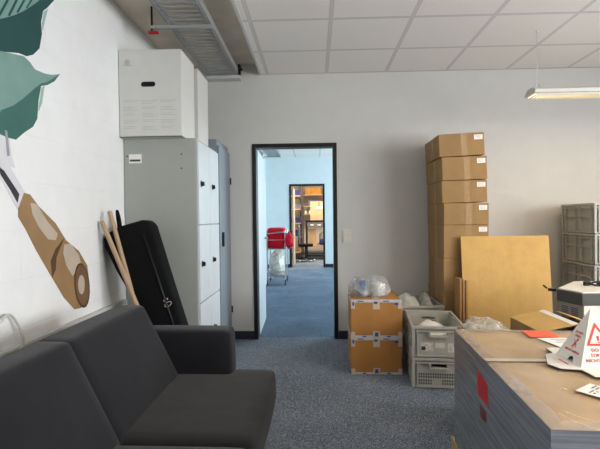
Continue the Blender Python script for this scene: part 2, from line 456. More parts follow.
# ---- painted mural on the left wall
MURAL = {
    'leaf_a': [(1.587, 2.081), (1.681, 2.213), (1.8, 2.332), (2.01, 2.468), (2.272, 2.591), (2.458, 2.641), (2.596, 2.66), (2.581, 2.58), (2.511, 2.503), (2.472, 2.468), (2.45, 2.398), (2.456, 2.332), (2.431, 2.245), (2.375, 2.191), (2.321, 2.163), (2.259, 2.157), (2.121, 2.114), (1.943, 2.069), (1.792, 2.05), (1.663, 2.058)],
    'leaf_a_light': [(1.626, 2.11), (1.723, 2.229), (1.848, 2.338), (2.029, 2.45), (2.271, 2.559), (2.429, 2.6), (2.515, 2.601), (2.44, 2.513), (2.397, 2.472), (2.303, 2.391), (2.217, 2.328), (2.126, 2.272), (1.946, 2.187), (1.779, 2.133)],
    'vein_1': [(2.175, 2.309), (2.193, 2.316), (2.268, 2.446), (2.248, 2.436)],
    'vein_2': [(2.241, 2.355), (2.258, 2.362), (2.331, 2.477), (2.311, 2.467)],
    'vein_3': [(2.105, 2.278), (2.122, 2.283), (2.201, 2.413), (2.182, 2.404)],
    'vein_4': [(2.316, 2.41), (2.332, 2.42), (2.393, 2.507), (2.374, 2.498)],
    'leaf_a_edge': [(2.517, 2.501), (2.478, 2.465), (2.461, 2.394), (2.463, 2.355), (2.488, 2.428)],
    'leaf_b': [(1.618, 1.809), (1.714, 1.904), (1.889, 2.019), (2.121, 2.117), (2.211, 2.136), (2.296, 2.154), (2.347, 2.139), (2.386, 2.116), (2.47, 2.121), (2.545, 2.136), (2.625, 2.167), (2.565, 2.106), (2.497, 2.065), (2.439, 2.043), (2.355, 1.977), (2.276, 1.915), (2.203, 1.865), (2.112, 1.824), (1.952, 1.773), (1.799, 1.761), (1.683, 1.78)],
    'leaf_b_dark': [(2.625, 2.167), (2.565, 2.106), (2.497, 2.065), (2.439, 2.043), (2.355, 1.977), (2.276, 1.915), (2.203, 1.865), (2.112, 1.824), (2.112, 1.831), (2.203, 1.876), (2.276, 1.928), (2.355, 1.992), (2.433, 2.053), (2.498, 2.083), (2.559, 2.123)],
    'leaf_c': [(1.768, 1.751), (1.952, 1.773), (2.112, 1.824), (2.203, 1.865), (2.276, 1.915), (2.355, 1.977), (2.438, 2.039), (2.413, 1.959), (2.399, 1.854), (2.362, 1.804), (2.283, 1.756), (2.221, 1.71), (2.152, 1.709), (2.109, 1.716), (1.969, 1.704), (1.846, 1.713)],
    'leaf_c_edge': [(2.444, 2.034), (2.47, 2.052), (2.444, 1.95), (2.412, 1.899)],
    'blade': [(2.001, 1.793), (2.111, 1.778), (2.169, 1.738), (2.187, 1.626), (2.211, 1.566), (2.105, 1.579), (2.024, 1.662), (1.986, 1.713)],
    'blade_streak': [(2.139, 1.743), (2.157, 1.742), (2.172, 1.624), (2.153, 1.617)],
    'bolster': [(2.072, 1.63), (2.105, 1.585), (2.17, 1.572), (2.283, 1.449), (2.261, 1.409), (2.221, 1.36), (2.16, 1.436), (2.103, 1.504), (2.07, 1.56)],
    'bolster_dark': [(2.082, 1.588), (2.104, 1.554), (2.145, 1.538), (2.236, 1.436), (2.221, 1.392), (2.167, 1.457), (2.103, 1.522)],
    'bolster_light': [(2.105, 1.566), (2.134, 1.562), (2.243, 1.458), (2.23, 1.444)],
    'handle': [(2.273, 1.446), (2.324, 1.44), (2.395, 1.38), (2.551, 1.286), (2.658, 1.182), (2.801, 1.108), (2.904, 1.003), (2.927, 0.888), (2.896, 0.781), (2.814, 0.742), (2.739, 0.749), (2.624, 0.843), (2.5, 0.986), (2.369, 1.14), (2.284, 1.256), (2.226, 1.322), (2.227, 1.365)],
    'end': [(2.926, 0.869), (2.927, 0.823), (2.917, 0.783), (2.899, 0.753), (2.874, 0.737), (2.845, 0.736), (2.816, 0.749), (2.788, 0.775), (2.764, 0.81), (2.748, 0.852), (2.739, 0.897), (2.739, 0.94), (2.747, 0.978), (2.763, 1.007), (2.786, 1.025), (2.814, 1.029), (2.844, 1.019), (2.873, 0.995), (2.898, 0.96), (2.916, 0.916)],
    'end_in': [(2.913, 0.874), (2.912, 0.822), (2.898, 0.781), (2.874, 0.757), (2.843, 0.753), (2.811, 0.769), (2.783, 0.802), (2.762, 0.847), (2.751, 0.898), (2.752, 0.946), (2.764, 0.986), (2.787, 1.011), (2.816, 1.018), (2.848, 1.005), (2.878, 0.973), (2.901, 0.927)],
    'end_hi': [(2.861, 0.884), (2.855, 0.853), (2.838, 0.833), (2.817, 0.828), (2.797, 0.84), (2.783, 0.865), (2.779, 0.896), (2.785, 0.926), (2.801, 0.947), (2.822, 0.952), (2.842, 0.941), (2.857, 0.916)],
    'hi_1': [(2.323, 1.396), (2.377, 1.391), (2.469, 1.299), (2.571, 1.224), (2.548, 1.188), (2.474, 1.196), (2.391, 1.265), (2.339, 1.333)],
    'hi_2': [(2.635, 1.158), (2.704, 1.159), (2.8, 1.081), (2.824, 1.025), (2.721, 0.957), (2.653, 1.03), (2.624, 1.109)],
    'stroke': [(2.636, 1.196), (2.546, 1.139), (2.494, 1.071), (2.508, 0.98), (2.542, 1.017), (2.553, 1.09), (2.598, 1.148)],
}
mural = thing('wall_mural', 'painted mural of teal leaves and a wooden-handled knife on white wall', 'mural', (XL, 2.4, 1.6))
def paint(key, name, m, lift, parent, label=None):
    bm = B(); prism(bm, [(lift - .002, y - 2.4, z - 1.6) for y, z in MURAL[key]], (.002, 0, 0))
    return obj(name, bm, m, parent, label=label)
la = paint('leaf_a', 'leaf', 'leaf_dark', .0025, mural, 'dark teal upper leaf')
paint('leaf_a_light', 'leaf_highlight', 'leaf_light', .0035, la)
for i in range(1, 5): paint('vein_%d' % i, 'leaf_vein', 'leaf_dark', .0045, la)
paint('leaf_a_edge', 'leaf_highlight', 'leaf_edge', .0035, la)
lc = paint('leaf_c', 'leaf', 'leaf_mid', .0028, mural, 'green teal lower leaf')
paint('leaf_c_edge', 'leaf_highlight', 'leaf_edge', .0038, lc)
lb = paint('leaf_b', 'leaf', 'leaf_light', .0032, mural, 'sage leaf with a curled tip')
paint('leaf_b_dark', 'leaf_shade_line', 'leaf_mid', .0042, lb)
bl = paint('blade', 'knife_blade', 'mural_steel', .0022, mural); paint('blade_streak', 'blade_streak', 'mural_violet', .0032, bl)
bo = paint('bolster', 'knife_bolster', 'mural_steel', .0028, mural)
paint('bolster_dark', 'bolster_stripe', 'mural_black', .0036, bo); paint('bolster_light', 'bolster_stripe', 'mural_steel', .0044, bo)
ha = paint('handle', 'knife_handle', 'mural_brown', .0032, mural)
paint('hi_1', 'handle_highlight', 'mural_grey', .0042, ha); paint('hi_2', 'handle_highlight', 'mural_grey', .0042, ha)
paint('stroke', 'handle_stroke', 'mural_dark', .0046, ha)
paint('end', 'handle_end', 'mural_dark', .0050, ha); paint('end_in', 'handle_end_grain', 'mural_end', .0056, ha); paint('end_hi', 'handle_end_highlight', 'mural_grey', .0062, ha)

# ---- light switch by the door
t = thing('light_switch', 'cream double light switch right of the black doorway', 'switch', (.339, YB, 1.1))
part('switch_plate', 'switch', t, [(-.048, .048, -.010, 0, -.075, .075)], bevel=.003)
part('rocker', 'switch', t, [(-.036, .036, -.016, -.008, .006, .062)], bevel=.003)
part('rocker', 'switch', t, [(-.036, .036, -.016, -.008, -.062, -.006)], bevel=.003)

# ---- white cable over the duct
bm = B()
tube(bm, curve([(-1.478, 1.96, .78), (-1.474, 2.05, .83), (-1.472, 2.09, .853), (-1.474, 2.131, .84), (-1.468, 2.166, .783), (-1.455, 2.179, .72), (-1.452, 2.17, .682), (-1.456, 2.13, .66), (-1.455, 2.0, .60), (-1.46, 1.85, .45), (-1.46, 1.8, .15), (-1.45, 1.7, .007), (-1.4, 1.4, .007)]), .006)
tag(obj('cable', bm, 'white_cable'), 'white cable looping up the wall above the sofa back', 'cable')

# ================================================================== CABLE TRAY
def tray(label, x0, x1, y0, y1, z, group, brackets, endbar):
    t = thing('cable_tray', label, 'cable tray', ((x0 + x1) / 2, (y0 + y1) / 2, z), 0, group)
    w = (x1 - x0) / 2; l = (y1 - y0) / 2
    for s in (-1, 1):
        bm = B()
        b2(bm, s * w - .004, s * w + .004, -l, l, 0, .06); b2(bm, min(s * w, s * (w - .018)), max(s * w, s * (w - .018)), -l, l, .0, .004)
        b2(bm, min(s * (w - .03), s * (w - .036)), max(s * (w - .03), s * (w - .036)), -l, l, .004, .012)
        b2(bm, min(s * (w - .048), s * (w - .052)), max(s * (w - .048), s * (w - .052)), -l, l, .004, .010)
        obj('side_rail', bm, 'steel', t)
    n = min(95, int((y1 - y0) / .07)); first = None
    for i in range(n):
        y = -l + .03 + i * (y1 - y0 - .06) / (n - 1)
        if first is None:
            bm = B(); box(bm, (0, 0, .008), (2 * w - .01, .019, .008)); first = obj('rung', bm, 'steel', t); first.location.y = y
        else:
            o = first.copy(); COL.objects.link(o); o.location.y = y
    part('cable_cover', 'dark_metal', t, [(-w + .06, w - .06, -l, l, .05, .056)], label='dark cables lying in the tray') if False else None
    for y in brackets:
        yy = y - (y0 + y1) / 2
        part('crossbar', 'steel', t, [(-w - .14, w + .01, yy - .02, yy + .02, -.024, -.002)], bevel=.002)
        h = part('hanger_rod', 'dark_metal', t, [(-w - .137, -w - .125, yy - .006, yy + .006, -.05, 2.95 - z)])
        bm = B(); box(bm, (-w - .12, yy, -.05), (.075, .03, .018)); obj('end_cap', bm, 'red_plastic', h, bevel=.003)
    if endbar: part('wall_bracket', 'duct', t, [(-w, w + .02, l - .02, l + .10, -.034, -.006)], bevel=.003)
    if endbar:
        bm = B(); b2(bm, w + .005, w + .03, l - .04, l + .02, 0, .10); b2(bm, w + .0, w + .05, l - .03, l - .01, .04, .06); obj('clamp', bm, 'dark_metal', t, bevel=.002)
    return t
tray('steel mesh cable tray hung under the concrete above the white lockers', -1.115, -.785, -.4, 4.70, 2.80, 'steel cable trays', [3.47, 1.2], True)
tray('steel cable tray seen through the doorway under the next room ceiling', -1.13, -.82, 5.2, 11.0, 2.80, 'steel cable trays', [10.9, 8.2], False)

# ================================================================== LOCKERS AND CABINET
t = thing('locker', 'light grey six-door locker against the left wall behind the sofa', 'locker', (-1.2, 3.87, 0))
LX0, LX1, LY0, LY1, LZ = -.296, .276, -.37, .37, 1.935
part('body', 'locker_grey', t, [(LX0, LX1, LY0, LY1, .0, LZ)], bevel=.004)
hz = [(.06, .628), (.636, 1.25), (1.258, 1.915)]
for i, (z0, z1) in enumerate(hz):
    for j, (y0, y1) in enumerate(((LY0 + .012, -.003), (.003, LY1 - .012))):
        d = part('door', 'locker_door_lit', t, [(LX1 + .0005, LX1 + .018, y0, y1, z0, z1)], bevel=.003)
        zh = {0: .34, 1: .94, 2: 1.582}[i]; bm = B(); yy = y0 + .07 if j == 0 else y0 + .1
        cyl(bm, (LX1 + .016, yy, zh), (LX1 + .022, yy, zh), .026, 16); box(bm, (LX1 + .032, yy, zh), (.02, .014, .034)); cyl(bm, (LX1 + .02, yy + .035, zh), (LX1 + .034, yy + .035, zh), .013, 12)
        obj('lock', bm, 'dark_metal', d, bevel=.001)
        if False: bm = B(); [b2(bm, LX1 + .0175, LX1 + .019, y0 + .1, y1 - .1, z1 - .06 - k * .02, z1 - .056 - k * .02) for k in range(3)]; obj('vent_slot', bm, 'ink', d)
s = part('sticker', 'paper', t, [(-.285 + .03, -.155, LY0 - .001, LY0, 1.745, 1.815)], label='white paper label')
part('print_line', 'ink', s, [(-.25, -.165, LY0 - .0015, LY0 - .0008, 1.758, 1.774)])
for (x, z) in ((.16, 1.81), (.16, 1.70), (-.27, 1.80)):
    bm = B(); cyl(bm, (x, LY0 - .002, z), (x, LY0 + .002, z), .006, 10); obj('rivet', bm, 'dark_metal', t)

t = thing('metal_cabinet', 'tall blue grey metal cabinet between the locker and the doorway wall', 'cabinet', (-1.2, 4.53, 0))
part('body', 'cab_blue', t, [(-.296, .276, -.275, .275, 0, 2.06)], bevel=.004)
d = part('door', 'cab_blue', t, [(.277, .296, -.268, .268, .05, 2.0)], bevel=.004)
part('handle', 'black_plastic', d, [(.296, .318, -.18, -.15, 1.03, 1.17)], bevel=.004)
for z in (.33, 1.70):
    bm = B(); cyl(bm, (.303, .262, z - .035), (.303, .262, z + .035), .009, 10); obj('hinge', bm, 'dark_metal', t)

def white_carton(label, x1, y0, y1, z1, print_):
    t = thing('white_box', label, 'box', (-1.25, (y0 + y1) / 2, 1.936), 0, 'white boxes on the locker')
    dx0, dx1, dy = -.244, x1 + 1.25, (y1 - y0) / 2; h = z1 - 1.936
    bm = B(); g = (dx0 + dx1) / 2
    hole = (-.076 + .0, .038, .385, .425)
    # front wall built around the hand hole
    rr = (hole[3] - hole[2]) / 2; zc = (hole[2] + hole[3]) / 2
    for s in (1, -1):
        arc = [(hole[1] - rr + rr * math.cos(q), zc + s * rr * math.sin(q)) for q in [k * PI / 12 for k in range(7)]] + [(hole[0] + rr - rr * math.sin(q), zc + s * rr * math.cos(q)) for q in [k * PI / 12 for k in range(7)]]
        ze = h if s > 0 else 0
        prism(bm, [(px, -dy, pz) for px, pz in [(dx1, ze), (dx1, zc)] + arc + [(dx0, zc), (dx0, ze)]], (0, .006, 0))
    b2(bm, dx0, dx1, dy - .006, dy, 0, h); b2(bm, dx0, dx0 + .006, -dy + .006, dy - .006, 0, h); b2(bm, dx1 - .006, dx1, -dy + .006, dy - .006, 0, h)
    b2(bm, dx0, dx1, -dy, dy, 0, .006)
    obj('carton', bm, 'white_box', t)
    part('lid', 'white_box', t, [(dx0 - .003, dx1 + .003, -dy - .003, dy + .003, h, h + .008)], bevel=.002)
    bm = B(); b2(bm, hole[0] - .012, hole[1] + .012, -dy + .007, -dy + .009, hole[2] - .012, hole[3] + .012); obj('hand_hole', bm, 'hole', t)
    if print_:
        bm = B()
        for c in range(3):
            for r in range(5):
                for q in range(2 + (r + c) % 2): b2(bm, dx0 + .03 + c * .145, dx0 + .03 + c * .145 + .125 - .02 * ((q + r) % 3), -dy - .0008, -dy, .28 - r * .05 - q * .012, .283 - r * .05 - q * .012)
        obj('print', bm, 'print_grey', t)
        bm = B(); cyl(bm, (dx0 + .065, -dy - .0008, h - .085), (dx0 + .065, -dy, h - .085), .022, 20); b2(bm, dx0 + .035, dx0 + .1, -dy - .0008, -dy, h - .112, h - .104); obj('emblem', bm, 'print_grey', t)
white_carton('white carton with dark hand hole on top of the locker, nearest', -1.012, 3.43, 3.80, 2.595, True)
white_carton('white carton on the locker behind the one with the hand hole', -.998, 3.865, 4.235, 2.59, False)

# ================================================================== SOFA
t = thing('sofa', 'charcoal fabric sofa with loose back cushions along the white mural wall', 'sofa', (-1.239, 2.668, 0), math.radians(-.8))
SL = 2.55
bm = B(); b2(bm, .10, .90, -SL + .04, -.03, .10, .25); obj('base', bm, 'sofa', t, bevel=.02)
for x, y in ((.16, -.09), (.90, -.07), (.16, -SL + .08), (.90, -SL + .08)):
    bm = B(); cyl(bm, (x, y, 0), (x, y, .12), .016, 10, .022); obj('leg', bm, 'dark_metal', t)
rw = Matrix.Identity(3)
def lean(p):
    return Vector((p.x - .20 * (p.z / .4), p.y, p.z))
bm = B(); soft(bm, (.145, -SL / 2 - .0, .45), (.13, SL - .34, .69), .035, 8, (0, 0, 0), warp=lambda p: Vector((p.x - .06 * (p.z / .7), p.y, p.z)))
obj('back_frame', bm, 'sofa', t)
for i in range(3):
    y1 = -.17 - i * .745; 
    bm = B(); soft(bm, (.53, y1 - .3755 + (.07 if i == 0 else 0), .325), (.95, .748 + (.14 if i == 0 else 0), .20), .055, 10, (.012, .0, .012)) if False else (soft(bm, (.53, -.4675, .325), (.95, .893, .20), .05, 12, (.012, 0, .010)) if i == 0 else soft(bm, (.53, y1 - .3725, .325), (.95, .741, .20), .05, 10, (.012, 0, .010)))
    obj('seat_cushion', bm, 'sofa_seat_lit', t)
    bm = B(); soft(bm, (.305, y1 - .3725 + (.01 if i else .0), .612), (.145, .7445 + .02 * (i == 0), .42), .022, 12, (.016, 0, .006), warp=lean)
    obj('back_cushion', bm, 'sofa', t)
bm = B(); soft(bm, (.41, -.085, .395), (.70, .165, .55), .03, 8, (.01, 0, .006)); obj('armrest', bm, 'sofa', t)
bm = B(); soft(bm, (.40, -SL + .1, .38), (.70, .195, .54), .04, 8, (.01, 0, .006)); obj('armrest', bm, 'sofa', t)

# ================================================================== GIG BAG AND BROOM HANDLES
t = thing('carry_bag', 'long black padded carry bag leaning between sofa and locker', 'bag', (-.90, 3.19, 0))
prof = [(-.14, .012), (.135, .012), (-.05, .595), (-.128, .85), (-.248, 1.255), (-.275, 1.29), (-.32, 1.298), (-.464, 1.258), (-.575, 1.205), (-.592, 1.165), (-.585, 1.11), (-.505, .94), (-.385, .735)]
bm = B(); prism(bm, [(x, -.075, z) for x, z in prof], (0, .15, 0)); obj('bag_body', bm, 'bag_black', t, bevel=.022, seg=4, smooth=True)
bm = B(); tube(bm, [(x + .0, -.0755, z) for x, z in ((-.30, 1.20), (-.16, .75), (.05, .1))], .007, 6); obj('zip', bm, 'black_plastic', t)
bm = B(); tube(bm, curve([(-.54, .05, 1.15), (-.535, .06, 1.22), (-.532, .03, 1.32), (-.52, .0, 1.365), (-.505, .0, 1.32), (-.50, .02, 1.23)]), .010, 8); obj('strap', bm, 'bag_black', t)
bm = B()
for k in range(14):
    a0, a1 = k * 2 * PI / 14, (k + 1) * 2 * PI / 14
    cyl(bm, (-.135 + .024 * math.cos(a0), -.0765, .706 + .016 * math.sin(a0) + .010 * math.cos(a0)), (-.135 + .024 * math.cos(a1), -.0765, .706 + .016 * math.sin(a1) + .010 * math.cos(a1)), .0022, 6)
cyl(bm, (-.167, -.0765, .735), (-.157, -.0765, .722), .003, 6); cyl(bm, (-.142, -.0765, .75), (-.137, -.0765, .738), .003, 6)
obj('emblem', bm, 'residue', t)

def stick(label, top, low):
    top = Vector(top); low = Vector(low); d = low - top; bot = top + d * ((top.z - .0) / (top.z - low.z))
    o = thing('broom_handle', label, 'stick', bot, 0, 'wooden broom handles'); 
    bm = B(); cyl(bm, Vector((0, 0, .012)), top - bot, .0155, 14); obj('shaft', bm, 'wood_stick', o, smooth=False, bevel=.004)
stick('pale wooden broom handle leaning left of the other, lower top end', (-1.47, 3.058, 1.295), (-1.237, 3.06, .711))
stick('pale wooden broom handle with the higher top end, beside the black strap', (-1.43, 3.095, 1.364), (-1.288, 3.095, .81))

# ================================================================== CARTONS
def carton(name, label, cat, loc, d, rz=0, m='brown', group=None, tape=None, stick=None, side_tape=None):
    """closed shipping carton: body, centre seam tape running over the top and down the front, label"""
    t = thing(name, label, cat, loc, rz, group); w, l, h = d
    bm = B(); b2(bm, -w / 2, w / 2, -l / 2, l / 2, 0, h); obj('carton', bm, m, t, bevel=.004)
    part('flap_seam', 'sheet_edge', t, [(-w / 2 + .004, w / 2 - .004, -.0015, .0015, h, h + .0008)])
    if tape:
        x, tw, tm, drop = tape
        part('tape', tm, t, [(x - tw / 2, x + tw / 2, -l / 2 - .0009, -l / 2, h - drop, h - .003)])
    if side_tape:
        part('tape', side_tape[1], t, [(-w / 2 - .0009, -w / 2, side_tape[0] - .03, side_tape[0] + .03, .004, h - .004)])
    if stick:
        x0, x1, z0, z1 = stick
        s = part('sticker', 'paper', t, [(x0, x1, -l / 2 - .0012, -l / 2, z0, z1)], label='white shipping label')
        part('print_line', 'ink', s, [(x0 + .008, x1 - .012 - .01 * (k % 2), -l / 2 - .0016, -l / 2 - .001, z1 - .010 - k * .011, z1 - .008 - k * .011) for k in range(3)])
    return t

# tower of eight cartons against the back wall, from the floor up
names = ['brown carton at the bottom of the tall stack, behind the crates', 'brown carton second from the bottom of the tall stack',
         'brown carton third from the bottom of the tall stack', 'brown carton of the tall stack, fifth from top, half behind cardboard sheet',
         'brown carton fourth from the top of the tall stack', 'brown carton third from the top of the tall stack',
         'brown carton second from the top of the tall stack', 'topmost brown carton of the tall stack, pushed slightly left']
zs = [0, .305, .612, .908, 1.221, 1.421, 1.625, 1.838, 2.045]
offs = [(0, 0), (0, .004), (.001, 0), (.002, .004), (0, 0), (-.004, .006), (-.010, .0), (-.023, .004)]
rots = [0, .4, -.4, .3, 1, -.6, .8, -1.2]
for k in range(8):
    h = zs[k + 1] - zs[k] - .001
    bx_ = carton('carton', names[k], 'box', (1.386 + offs[k][0], 4.46 + offs[k][1], zs[k]), (.41, .56, h), math.radians(rots[k]), 'brown', 'tall stack of brown cartons',
           tape=(.02, .055, 'pack_tape', h), stick=(.115, .19, h - .064, h - .02) if k > 2 else None, side_tape=(-.02, 'pack_tape'))
    if k > 4: bx_.rotation_euler.y = math.radians(-[1.2, 1.6, 2.4][k - 5]); bx_.location.z += [.005, .009, .016][k - 5]

# two cartons with printed white tape beside the crates
def taped(label, z, h, loc, rz):
    t = thing('carton', label, 'box', (loc[0], loc[1], z), rz, 'two orange brown cartons'); w, l = .415, .52
    bm = B(); b2(bm, -w / 2, w / 2, -l / 2, l / 2, 0, h); obj('carton', bm, 'brown_deep', t, bevel=.004)
    y = -l / 2
    part('flap_seam', 'sheet_edge', t, [(-w / 2 + .004, w / 2 - .004, -.0015, .0015, h, h + .0008)])
    part('tape', 'tape_white', t, [(-w / 2 - .001, w / 2 + .001, y - .001, y + .03, h - .018, h + .0006), (-w / 2 - .001, -w / 2, y, l / 2, h - .02, h)], label='white printed tape along the upper edge')
    part('tape', 'tape_white', t, [(-w / 2 - .001, w / 2 + .001, y - .001, y, .002, .02)], label='white printed tape along the lower edge')
    part('tape', 'clear_tape', t, [(-.028, .028, y - .0016, y, h - .075, h - .002), (-.028, .028, y, l / 2, h + .0008, h + .0016)])
    part('tape', 'clear_tape', t, [(-.028, .028, y - .0016, y, .002, .055)])
    for s in (-1, 1):
        x0, x1 = sorted((s * w / 2, s * (w / 2 - .03)))
        part('corner_tape', 'clear_tape', t, [(x0 - .001, x1 + .001, y - .0014, y, h - .07, h - .001)]); part('corner_tape', 'clear_tape', t, [(x0 - .001, x1 + .001, y - .0014, y, .001, .05)])
    for (x, z0, z1, ww) in ((-.19, h - .045, h - .015, .016), (.165, h - .04, h - .02, .03), (-.006, h - .03, h - .012, .03), (0, .012, .045, .028), (-.1, .006, .016, .03), (.1, .006, .016, .03), (-.13, h - .012, h - .004, .05), (.08, h - .012, h - .004, .05)):
        part('tape_print', 'tape_print', t, [(x - ww / 2, x + ww / 2, y - .0022, y - .0006, z0, z1)])
    return t
taped('lower orange brown carton standing on the carpet beside the grey crates', 0, .303, (.502, 3.975), math.radians(-1))
taped('upper orange brown carton with a plastic bag lying on it', .3045, .311, (.505, 3.975), math.radians(-1.5))
t = thing('plastic_bag', 'crumpled clear plastic bag of packed goods on the two orange brown cartons', 'bag', (.47, 3.92, .6175))
bm = B(); crumple(bm, (.055, -.0, 0), (.24, .24, .19), 3, .16, 4, 1.5); obj('film', bm, 'bag_film', t)
bm = B(); crumple(bm, (-.085, .0, 0), (.20, .22, .16), 11, .16, 4, 1.5); obj('film', bm, 'bag_film', t)
bm = B(); box(bm, (-.075, .0, .075), (.05, .09, .13), .4); obj('packed_item', bm, 'tape_print', t, bevel=.01, label='blue packed item inside the bag')
bm = B(); crumple(bm, (.07, 0, .003), (.13, .15, .12), 5, .14, 3, 2.0); obj('packed_item', bm, 'foam', t, label='white wrapped item inside the bag')

# ================================================================== EURO CRATES
def crate(label, loc, rz, h, group, w=.4, l=.6, m='crate', holes=True):
    t = thing('euro_crate', label, 'crate', loc, rz, group); a, b = w / 2, l / 2; e = .008; k = .003
    bm = B(); ww, ll = a - .024, b - .024
    z0 = .0
    b2(bm, -ww, ww, -ll, ll, .004, .012)                                    # bottom
    b2(bm, -ww + .02, ww - .02, -ll + .02, ll - .02, 0, .004)
    for s in (-1, 1):                                                       # long walls
        x0, x1 = sorted((s * ww, s * (ww - k))); b2(bm, x0, x1, -ll, ll, .012, h - .02)
    hz0, hz1, hw = h - .072, h - .05, .058
    for s in (-1, 1):                                                       # short walls around the grip hole
        y0, y1 = sorted((s * ll, s * (ll - k)))
        b2(bm, -ww + k, -hw, y0, y1, .012, h - .02); b2(bm, hw, ww - k, y0, y1, .012, h - .02); b2(bm, -hw, hw, y0, y1, .012, hz0); b2(bm, -hw, hw, y0, y1, hz1, h - .02)
    obj('tub', bm, m, t, bevel=.0015)
    bm = B()                                                                # stacking rim
    b2(bm, -a, a, -b, -b + .018, h - .022, h); b2(bm, -a, a, b - .018, b, h - .022, h); b2(bm, -a, -a + .018, -b + .018, b - .018, h - .022, h); b2(bm, a - .018, a, -b + .018, b - .018, h - .022, h)
    b2(bm, -a + .002, a - .002, -b + .002, -b + .015, h - .046, h - .036); b2(bm, -a + .002, a - .002, b - .015, b - .002, h - .046, h - .036)
    b2(bm, -a + .002, -a + .015, -b + .015, b - .015, h - .046, h - .036); b2(bm, a - .015, a - .002, -b + .015, b - .015, h - .046, h - .036)
    obj('rim', bm, m, t, bevel=.003)
    bm = B()                                                                # ribs
    for s in (-1, 1):
        y0, y1 = sorted((s * ll, s * (b - .003)))
        for x in (-a + .008, -a + .045, a - .045, a - .008): b2(bm, x - .005, x + .005, y0, y1, .006, h - .022)
        b2(bm, -a + .008, a - .008, y0, y1, .006, .016)
        x0, x1 = sorted((s * ww, s * (a - .003)))
        for y in (-b + .008, -b + .07, -.05, .05, b - .07, b - .008): b2(bm, x0, x1, y - .006, y + .006, .006, h - .022)
        b2(bm, x0, x1, -b + .008, b - .008, .006, .016); b2(bm, x0, x1, -b + .07, b - .07, h * .55, h * .55 + .006)
    obj('ribs', bm, m, t, bevel=.0015)
    for s in (-1, 1):
        y0, y1 = sorted((s * (ll + .0005), s * (b + .004)))
        part('grip', m, t, [(-hw - .012, hw + .012, y0, y1, hz0 - .014, hz0), (-hw - .012, -hw, y0, y1, hz0, hz1 + .012), (hw, hw + .012, y0, y1, hz0, hz1 + .012)], bevel=.002)
    return t
RZ = math.radians(-6.5); CX, CY = .955, 3.70
low = crate('grey plastic crate on the carpet under the open crate', (CX, CY, 0), RZ, .232, 'two front grey crates')
def vent_rows(t):
    bm = B()
    for r, (z0, z1) in enumerate(((.075, .115), (.025, .066))):
        for i in range(18):
            x = -.148 + i * .0174
            if r and -.045 < x < .015: continue
            for zz in (z0, (z0 + z1) / 2 + .001): b2(bm, x, x + .0105, -.2782, -.2752, zz, zz + (z1 - z0) / 2 - .006)
    obj('vent_grid', bm, 'rubber', t)
vent_rows(low)
top = crate('open grey plastic crate with white foam inside, standing on another crate', (CX, CY, .2335), RZ, .238, 'two front grey crates')
part('label_residue', 'residue', top, [(-.13, -.04, -.2778, -.2758, .045, .11), (-.02, .05, -.2778, -.2758, .07, .11), (.07, .14, -.2778, -.2758, .04, .11)])
part('sticker', 'ink', top, [(-.125, -.095, -.2790, -.2778, .05, .08)], label='small dark square sticker')
def nest(name, label, cat, c, d, seed, m, group=None, amp=.16):
    bm = B(); crumple(bm, (0, 0, 0), d, seed, amp, 4, 1.7); o = obj(name, bm, m); o.location = c; return tag(o, label, cat, group)
nest('packing_foam', 'white crumpled foam lying inside the open front crate', 'packing', (.95, 3.74, .2475), (.27, .36, .185), 21, 'foam')
nest('packing_foam', 'small white foam piece at right inside the open front crate', 'packing', (1.07, 3.93, .2475), (.05, .05, .11), 27, 'foam')
back_crate = crate('grey plastic crate full of white wrap, behind the open crate', (.965, 4.40, .2445), 0, .245, 'back pair of grey crates')
crate('grey crate on the floor below the crate of white wrap', (.965, 4.40, 0), 0, .243, 'back pair of grey crates')
nest('plastic_wrap', 'crumpled white plastic wrap heaped in the back crate', 'wrap', (.90, 4.40, .2585), (.235, .44, .29), 33, 'foam', None, .14)
nest('plastic_wrap', 'clear crinkled film beside the tall carton stack in back crate', 'wrap', (1.068, 4.40, .2585), (.105, .42, .31), 39, 'soft_film', None, .16)

# stack of five crates at the right, against the back wall
pos = ['lowest', 'second from the floor', 'third from the floor', 'fourth from the floor', 'topmost']
hh = .2815; first = None
for k in range(5):
    lab = 'grey ribbed crate at right, %s of the stack of five' % pos[k]
    z = k * hh
    if first is None: first = crate(lab, (2.722, 4.41, z), math.radians(-3), hh - .001, 'right stack of grey crates')
    else: copy_tree(first, (2.722 + random.uniform(-.003, .003), 4.41, z), math.radians(-3), lab)

# ================================================================== CARDBOARD SHEETS
t_ = math.atan2(.125, 1.13)
bm = B(); box(bm, (0, 0, .56), (.785, .008, 1.12)); o = obj('cardboard_sheet', bm, 'sheet', bevel=.001); o.location = (1.715, 4.02, .002); o.rotation_euler = (-t_ * .95, 0, 0)
tag(o, 'large golden cardboard sheet leaning against the tall carton stack', 'cardboard')
for k, (x, h, lab) in enumerate(((1.262, .755, 'thin folded carton on edge left of the golden sheet, leftmost of three'), (1.288, .75, 'folded carton on edge, middle one of three beside the golden sheet'), (1.314, .74, 'folded carton on edge, closest of three to the golden sheet'))):
    bm = B(); b2(bm, -.009, .009, 0, .14, 0, h); b2(bm, -.0105, -.009, .004, .136, .004, h - .004); b2(bm, .009, .0105, .004, .136, .004, h - .004)
    o = obj('folded_carton', bm, 'sheet_edge', bevel=.002); o.location = (x - .006, 3.93, 0); tag(o, lab, 'cardboard', 'folded cartons on edge')

